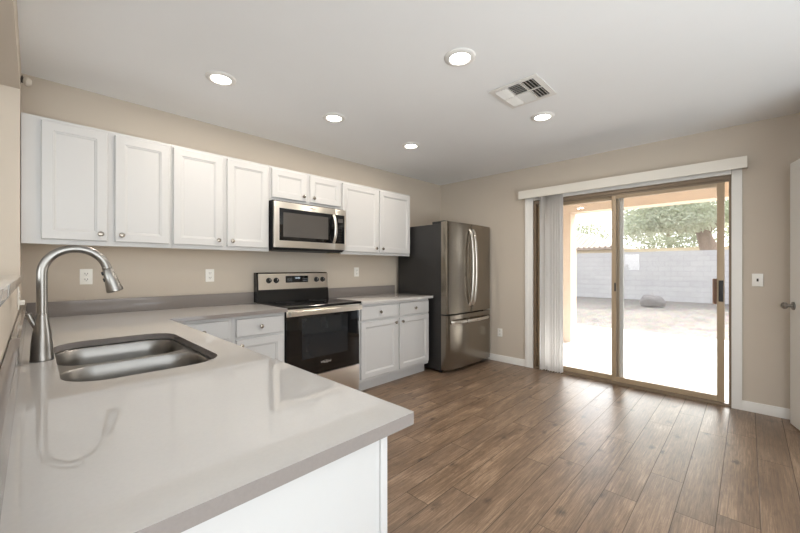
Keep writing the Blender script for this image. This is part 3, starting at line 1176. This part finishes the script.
MB().lathe_axis((x, y, CZ - 0.001), (x, y, CZ - 0.005), [(0, 0.0565), (0.7, 0.0565), (1.0, 0.054)], 40).build('lens', M['lens'], lamp0)
ld = bpy.data.lights.new('downlight', 'AREA')
ld.shape = 'DISK'
ld.size = 0.11
ld.energy = 5.4
ld.color = (1.0, 0.90, 0.78)
lo_ = bpy.data.objects.new('downlight', ld)
COL.objects.link(lo_)
lo_.parent = lamp0
lo_.location = (0, 0, -0.014)
for (x, y, lb) in LIGHTS[1:]:
    c = copy_tree(lamp0)
    c.location = (x, y, CZ)
    c['label'] = lb

# ------------------------------------------------------------------ ceiling vent
VX0, VX1, VY0, VY1 = 2.232, 2.592, 0.968, 1.308
vent = thing('ceiling_vent', ((VX0 + VX1) / 2, (VY0 + VY1) / 2, CZ), 'square white ceiling air vent with slatted louvre sections', 'vent')
mx = (VX0 + VX1) / 2
cells = []
ys = [VY0 + 0.035, VY0 + 0.120, VY0 + 0.130, VY0 + 0.215, VY0 + 0.225, VY1 - 0.035]
xs_ = [VX0 + 0.035, mx - 0.006, mx + 0.006, VX1 - 0.035]
for i in range(3):
    for j in range(2):
        cells.append((xs_[2 * j], xs_[2 * j + 1], ys[2 * i], ys[2 * i + 1], i, j))
b = MB()
holes = [[(a, c), (bb, c), (bb, d), (a, d)] for (a, bb, c, d, i, j) in cells]
b.plate([(VX0, VY0), (VX1, VY0), (VX1, VY1), (VX0, VY1)], holes, CZ - 0.009, CZ - 0.003)
b.build('vent_frame', M['trim'], vent, smooth=0)
MB().box(VX0 + 0.02, VX1 - 0.02, VY0 + 0.02, VY1 - 0.02, CZ - 0.0015, CZ - 0.0005).build('vent_backing', M['slot'], vent)
for (a, bb, c, d, i, j) in cells:
    if i == 1:                            # blades along Y, throwing towards -X or +X
        s = -1 if j == 0 else 1
        n = 6
        for q in range(n):
            x = a + (bb - a) * (q + 0.5) / n
            MB().prism([(x - s * 0.007, CZ - 0.0022), (x + s * 0.007, CZ - 0.0155), (x + s * 0.007, CZ - 0.0165), (x - s * 0.007, CZ - 0.0032)], 'y', c, d).build('louvre', M['trim'], vent, smooth=0)
    else:
        s = -1 if i == 0 else 1
        n = 4
        for q in range(n):
            y = c + (d - c) * (q + 0.5) / n
            MB().prism([(y - s * 0.009, CZ - 0.0022), (y + s * 0.009, CZ - 0.0165), (y + s * 0.009, CZ - 0.0175), (y - s * 0.009, CZ - 0.0032)], 'x', a, bb).build('louvre', M['trim'], vent, smooth=0)

# ------------------------------------------------------------------ vertical blind
bl = thing('vertical_blind', (4.2, 1.0, 0.015), 'white vertical blind gathered at the left of the patio door under a long valance', 'blind')
b = MB()
b.box(4.175, 4.187, 0.005, 2.030, 2.072, 2.170, bev=0.002)
b.box(4.187, DX - 0.023, 0.005, 0.014, 2.072, 2.170)
b.box(4.187, DX - 0.023, 2.021, 2.030, 2.072, 2.170)
b.box(4.187, DX - 0.023, 0.014, 2.021, 2.160, 2.170)
b.build('valance', M['valance'], bl, smooth=0)
MB().box(4.200, 4.240, 0.02, 2.015, 2.100, 2.135).build('headrail', M['trim'], bl)
rv = random.Random(3)
for i in range(9):
    yv = 1.53 + i * 0.029
    ang = R(100 + rv.uniform(-14, 14))
    dx_, dy_ = math.cos(ang), math.sin(ang)
    m_ = 6
    A = []
    for q in range(m_ + 1):
        s = (q / m_ - 0.5) * 0.087
        bow = 0.006 * (1 - (2 * q / m_ - 1) ** 2)
        A.append((4.222 + s * dy_ - bow * dx_, yv + s * dx_ + bow * dy_))
    outl = A + [(px_ - 0.0012 * dx_, py_ + 0.0012 * dy_) for px_, py_ in reversed(A)]
    MB().prism(outl, 'z', 0.022, 2.10).build('vane', M['vane'], bl, smooth=60)

# ------------------------------------------------------------------ outside
GZ = -0.10
struct(MB().box(DX + T, 8.4, -6, 9, GZ - 0.02, -0.03).build('patio_slab', M['concrete']))
struct(MB().box(DX + T, 60, -40, 60, GZ - 0.1, GZ).build('yard_ground', M['gravel']))
struct(MB().box(DX + T, 6.75, -3.0, 7.0, 2.50, 2.62).build('patio_roof', M['soffit']))
struct(MB().box(6.33, 6.62, -3.0, 7.0, 2.16, 2.50).build('patio_beam', M['stucco']))
tag(MB().box(6.33, 6.63, 2.15, 2.47, -0.03, 2.16, bev=0.01).build('patio_column', M['stucco']),
    'peach stucco patio column outside the left glass panel', 'column')
struct(MB().box(17.7, 17.9, -14, 26, GZ, 1.90).build('wall_yard', M['blocks']))


def boulder(name, c, s, seed, label):
    rr = random.Random(seed)
    bm = bmesh.new()
    bmesh.ops.create_icosphere(bm, subdivisions=3, radius=1.0)
    ph = [rr.uniform(0, 6) for _ in range(6)]
    for v in bm.verts:
        p = v.co
        k_ = 1 + 0.13 * math.sin(3 * p.x + ph[0]) + 0.11 * math.sin(4 * p.y + ph[1]) + 0.09 * math.sin(5 * p.z + ph[2] + 2 * p.x)
        v.co = Vector((p.x * s[0] * k_, p.y * s[1] * k_, min(0.55, max(-0.5, p.z)) * s[2] * k_)) + Vector(c)
    z0 = min(v.co.z for v in bm.verts)
    for v in bm.verts:
        v.co.z += GZ - z0 - 0.01
    m = MB()
    m.bm.free()
    m.bm = bm
    return tag(m.build(name, M['stone'], smooth=25), label, 'boulder')


boulder('boulder', (14.7, 2.35, 0), (0.27, 0.33, 0.33), 4, 'grey boulder on the gravel in front of the block wall')

# neighbour's house behind the block wall
hs = thing('neighbor_house', (27.0, 8.0, GZ), 'beige house with pale tiled roof beyond the block wall', 'house')
b = MB()
b.box(24.5, 32, 5.9, 20, GZ, 2.35)
b.box(24.8, 32, 0.4, 5.9, GZ, 2.35)
b.build('house_wall', M['house'], hs)
b = MB()
zr = 2.35
# hipped roof with tile courses
ex0, ex1, ey0, ey1 = 24.0, 32.5, 5.4, 20.5
b.loft([[(ex0, ey0, zr), (ex1, ey0, zr), (ex1, ey1, zr), (ex0, ey1, zr)],
        [(ex0, ey0, zr + 0.12), (ex1, ey0, zr + 0.12), (ex1, ey1, zr + 0.12), (ex0, ey1, zr + 0.12)],
        [(28.0, 9.6, zr + 1.75), (28.4, 9.6, zr + 1.75), (28.4, 16.5, zr + 1.75), (28.0, 16.5, zr + 1.75)]], True, True)
rf = b.build('roof', M['tile'], hs, smooth=0)
b = MB()
k_ = 0
yv = ey0 + 0.15
while yv < ey1:
    t0 = 0.0
    run = min(1.0, (yv - ey0) / 4.2, (ey1 - yv) / 4.0)
    if run > 0.05:
        b.tube([(ex0 - 0.02, yv, zr + 0.14), (ex0 + 4.0 * run, yv, zr + 0.14 + 1.63 * run)], 0.055, 6)
    yv += 0.3
b.build('roof_tile', M['tile'], rf)
b = MB()
b.box(24.72, 24.80, 2.55, 3.75, 1.72, 2.18)
b.build('window', M['trim'], hs)


def leaves(m, c, rad, n, size, rr):
    for _ in range(n):
        while True:
            p = Vector((rr.uniform(-1, 1), rr.uniform(-1, 1), rr.uniform(-1, 1)))
            if 0.25 < p.length < 1:
                break
        q = Vector(c) + Vector((p.x * rad[0], p.y * rad[1], p.z * rad[2]))
        a = Vector((rr.uniform(-1, 1), rr.uniform(-1, 1), rr.uniform(-1, 0.4))).normalized()
        u = a.orthogonal().normalized()
        s = size * rr.uniform(0.6, 1.3)
        m.quad([q, q + a * s * 0.5 + u * s * 0.22, q + a * s, q + a * s * 0.5 - u * s * 0.22])


def tree(name, base, trunk, limbs, blobs, mat, seed, label, size=0.17):
    rr = random.Random(seed)
    root = thing(name, base, label, 'tree')
    B = Vector(base)
    m = MB()
    m.tube([B + Vector(p) for p, r in trunk], [r for p, r in trunk], 12)
    tk = m.build('trunk', M['bark'], root)
    m = MB()
    for lp in limbs:
        m.tube([B + Vector(p) for p, r in lp], [r for p, r in lp], 8)
    m.build('branch', M['bark'], root)
    m = MB()
    for (c, rad, n) in blobs:
        leaves(m, B + Vector(c), rad, int(n * 2.2), size, rr)
    m.build('foliage', mat, root, smooth=0, fix=False)
    return root


tree('shade_tree', (21.2, 1.10, GZ),
     [((0, 0, 0), 0.50), ((0, 0.05, 1.2), 0.40), ((0.0, 0.15, 2.2), 0.34), ((0, 0.45, 3.2), 0.22), ((0, 0.75, 4.6), 0.15), ((0, 0.9, 6.2), 0.12), ((0, 1.0, 9.0), 0.06)],
     [[((0, 0.3, 2.9), 0.14), ((-0.1, -0.6, 3.8), 0.09), ((-0.3, -1.5, 4.8), 0.05)],
      [((0, 0.45, 3.2), 0.18), ((-0.4, 1.8, 4.0), 0.12), ((-0.7, 3.4, 4.6), 0.05)],
      [((0, 0.75, 4.6), 0.14), ((0.3, 0.0, 5.8), 0.08), ((0.5, -0.8, 7.0), 0.04)],
      [((0, 0.7, 4.2), 0.12), ((-0.5, 2.0, 5.4), 0.08), ((-0.9, 3.0, 6.4), 0.04)]],
     [((0, 0.8, 5.6), (2.2, 2.0, 1.7), 2600), ((-0.3, 2.2, 4.7), (1.8, 1.5, 1.4), 2200), ((-0.3, 2.6, 3.6), (1.4, 1.1, 0.6), 900),
      ((0, -1.4, 4.6), (1.6, 1.3, 1.0), 1100), ((-0.8, 1.4, 3.7), (1.2, 1.3, 0.7), 900), ((0.2, 1.8, 6.8), (2.0, 2.0, 1.3), 1500),
      ((-1.3, 0.5, 4.3), (0.9, 1.6, 1.0), 1000), ((0, -0.9, 3.4), (1.3, 0.7, 0.5), 300), ((-1.3, 1.0, 3.5), (0.9, 1.7, 0.65), 1300), ((-1.2, 2.7, 3.2), (0.9, 0.9, 0.6), 600), ((-1.3, -0.9, 3.7), (0.9, 0.8, 0.6), 400), ((0.3, -1.6, 6.4), (1.8, 1.4, 1.0), 700),
      ((0.2, 0.6, 9.3), (3.0, 4.2, 2.2), 3000)],  # high crown out of view, added to dapple the yard with shade
     M['leaf'], 11, 'big shade tree with thick trunk beyond the block wall, at the right')
tree('garden_tree', (37.5, 13.2, GZ),
     [((0, 0, 0), 0.3), ((0, 0.1, 2.5), 0.22), ((0, 0.3, 5.5), 0.1)],
     [[((0, 0.1, 3.5), 0.12), ((0, 1.2, 5.0), 0.05)], [((0, 0.1, 3.2), 0.12), ((0, -1.2, 4.8), 0.05)]],
     [((0, 0.2, 5.2), (2.0, 2.6, 1.7), 1500), ((0, -2.4, 4.6), (1.6, 1.8, 1.2), 700)],
     M['leaf2'], 12, 'loose pale tree behind the tiled roof, at the left', 0.24)
tree('garden_tree', (37.5, 4.6, GZ),
     [((0, 0, 0), 0.3), ((0, 0.1, 2.5), 0.22), ((0, 0.3, 5.5), 0.1)],
     [[((0, 0.1, 3.5), 0.12), ((0, 1.2, 5.0), 0.05)], [((0, 0.1, 3.2), 0.12), ((0, -1.2, 4.8), 0.05)]],
     [((0, 0.2, 5.6), (2.2, 3.4, 2.4), 2400), ((-1.5, 0.2, 3.2), (1.0, 3.2, 0.9), 1100), ((0, -2.6, 4.6), (1.6, 2.4, 1.6), 1300)],
     M['leaf2'], 13, 'pale green tree behind the shade tree, in the middle of the glass', 0.24)

# leaf litter on the yard
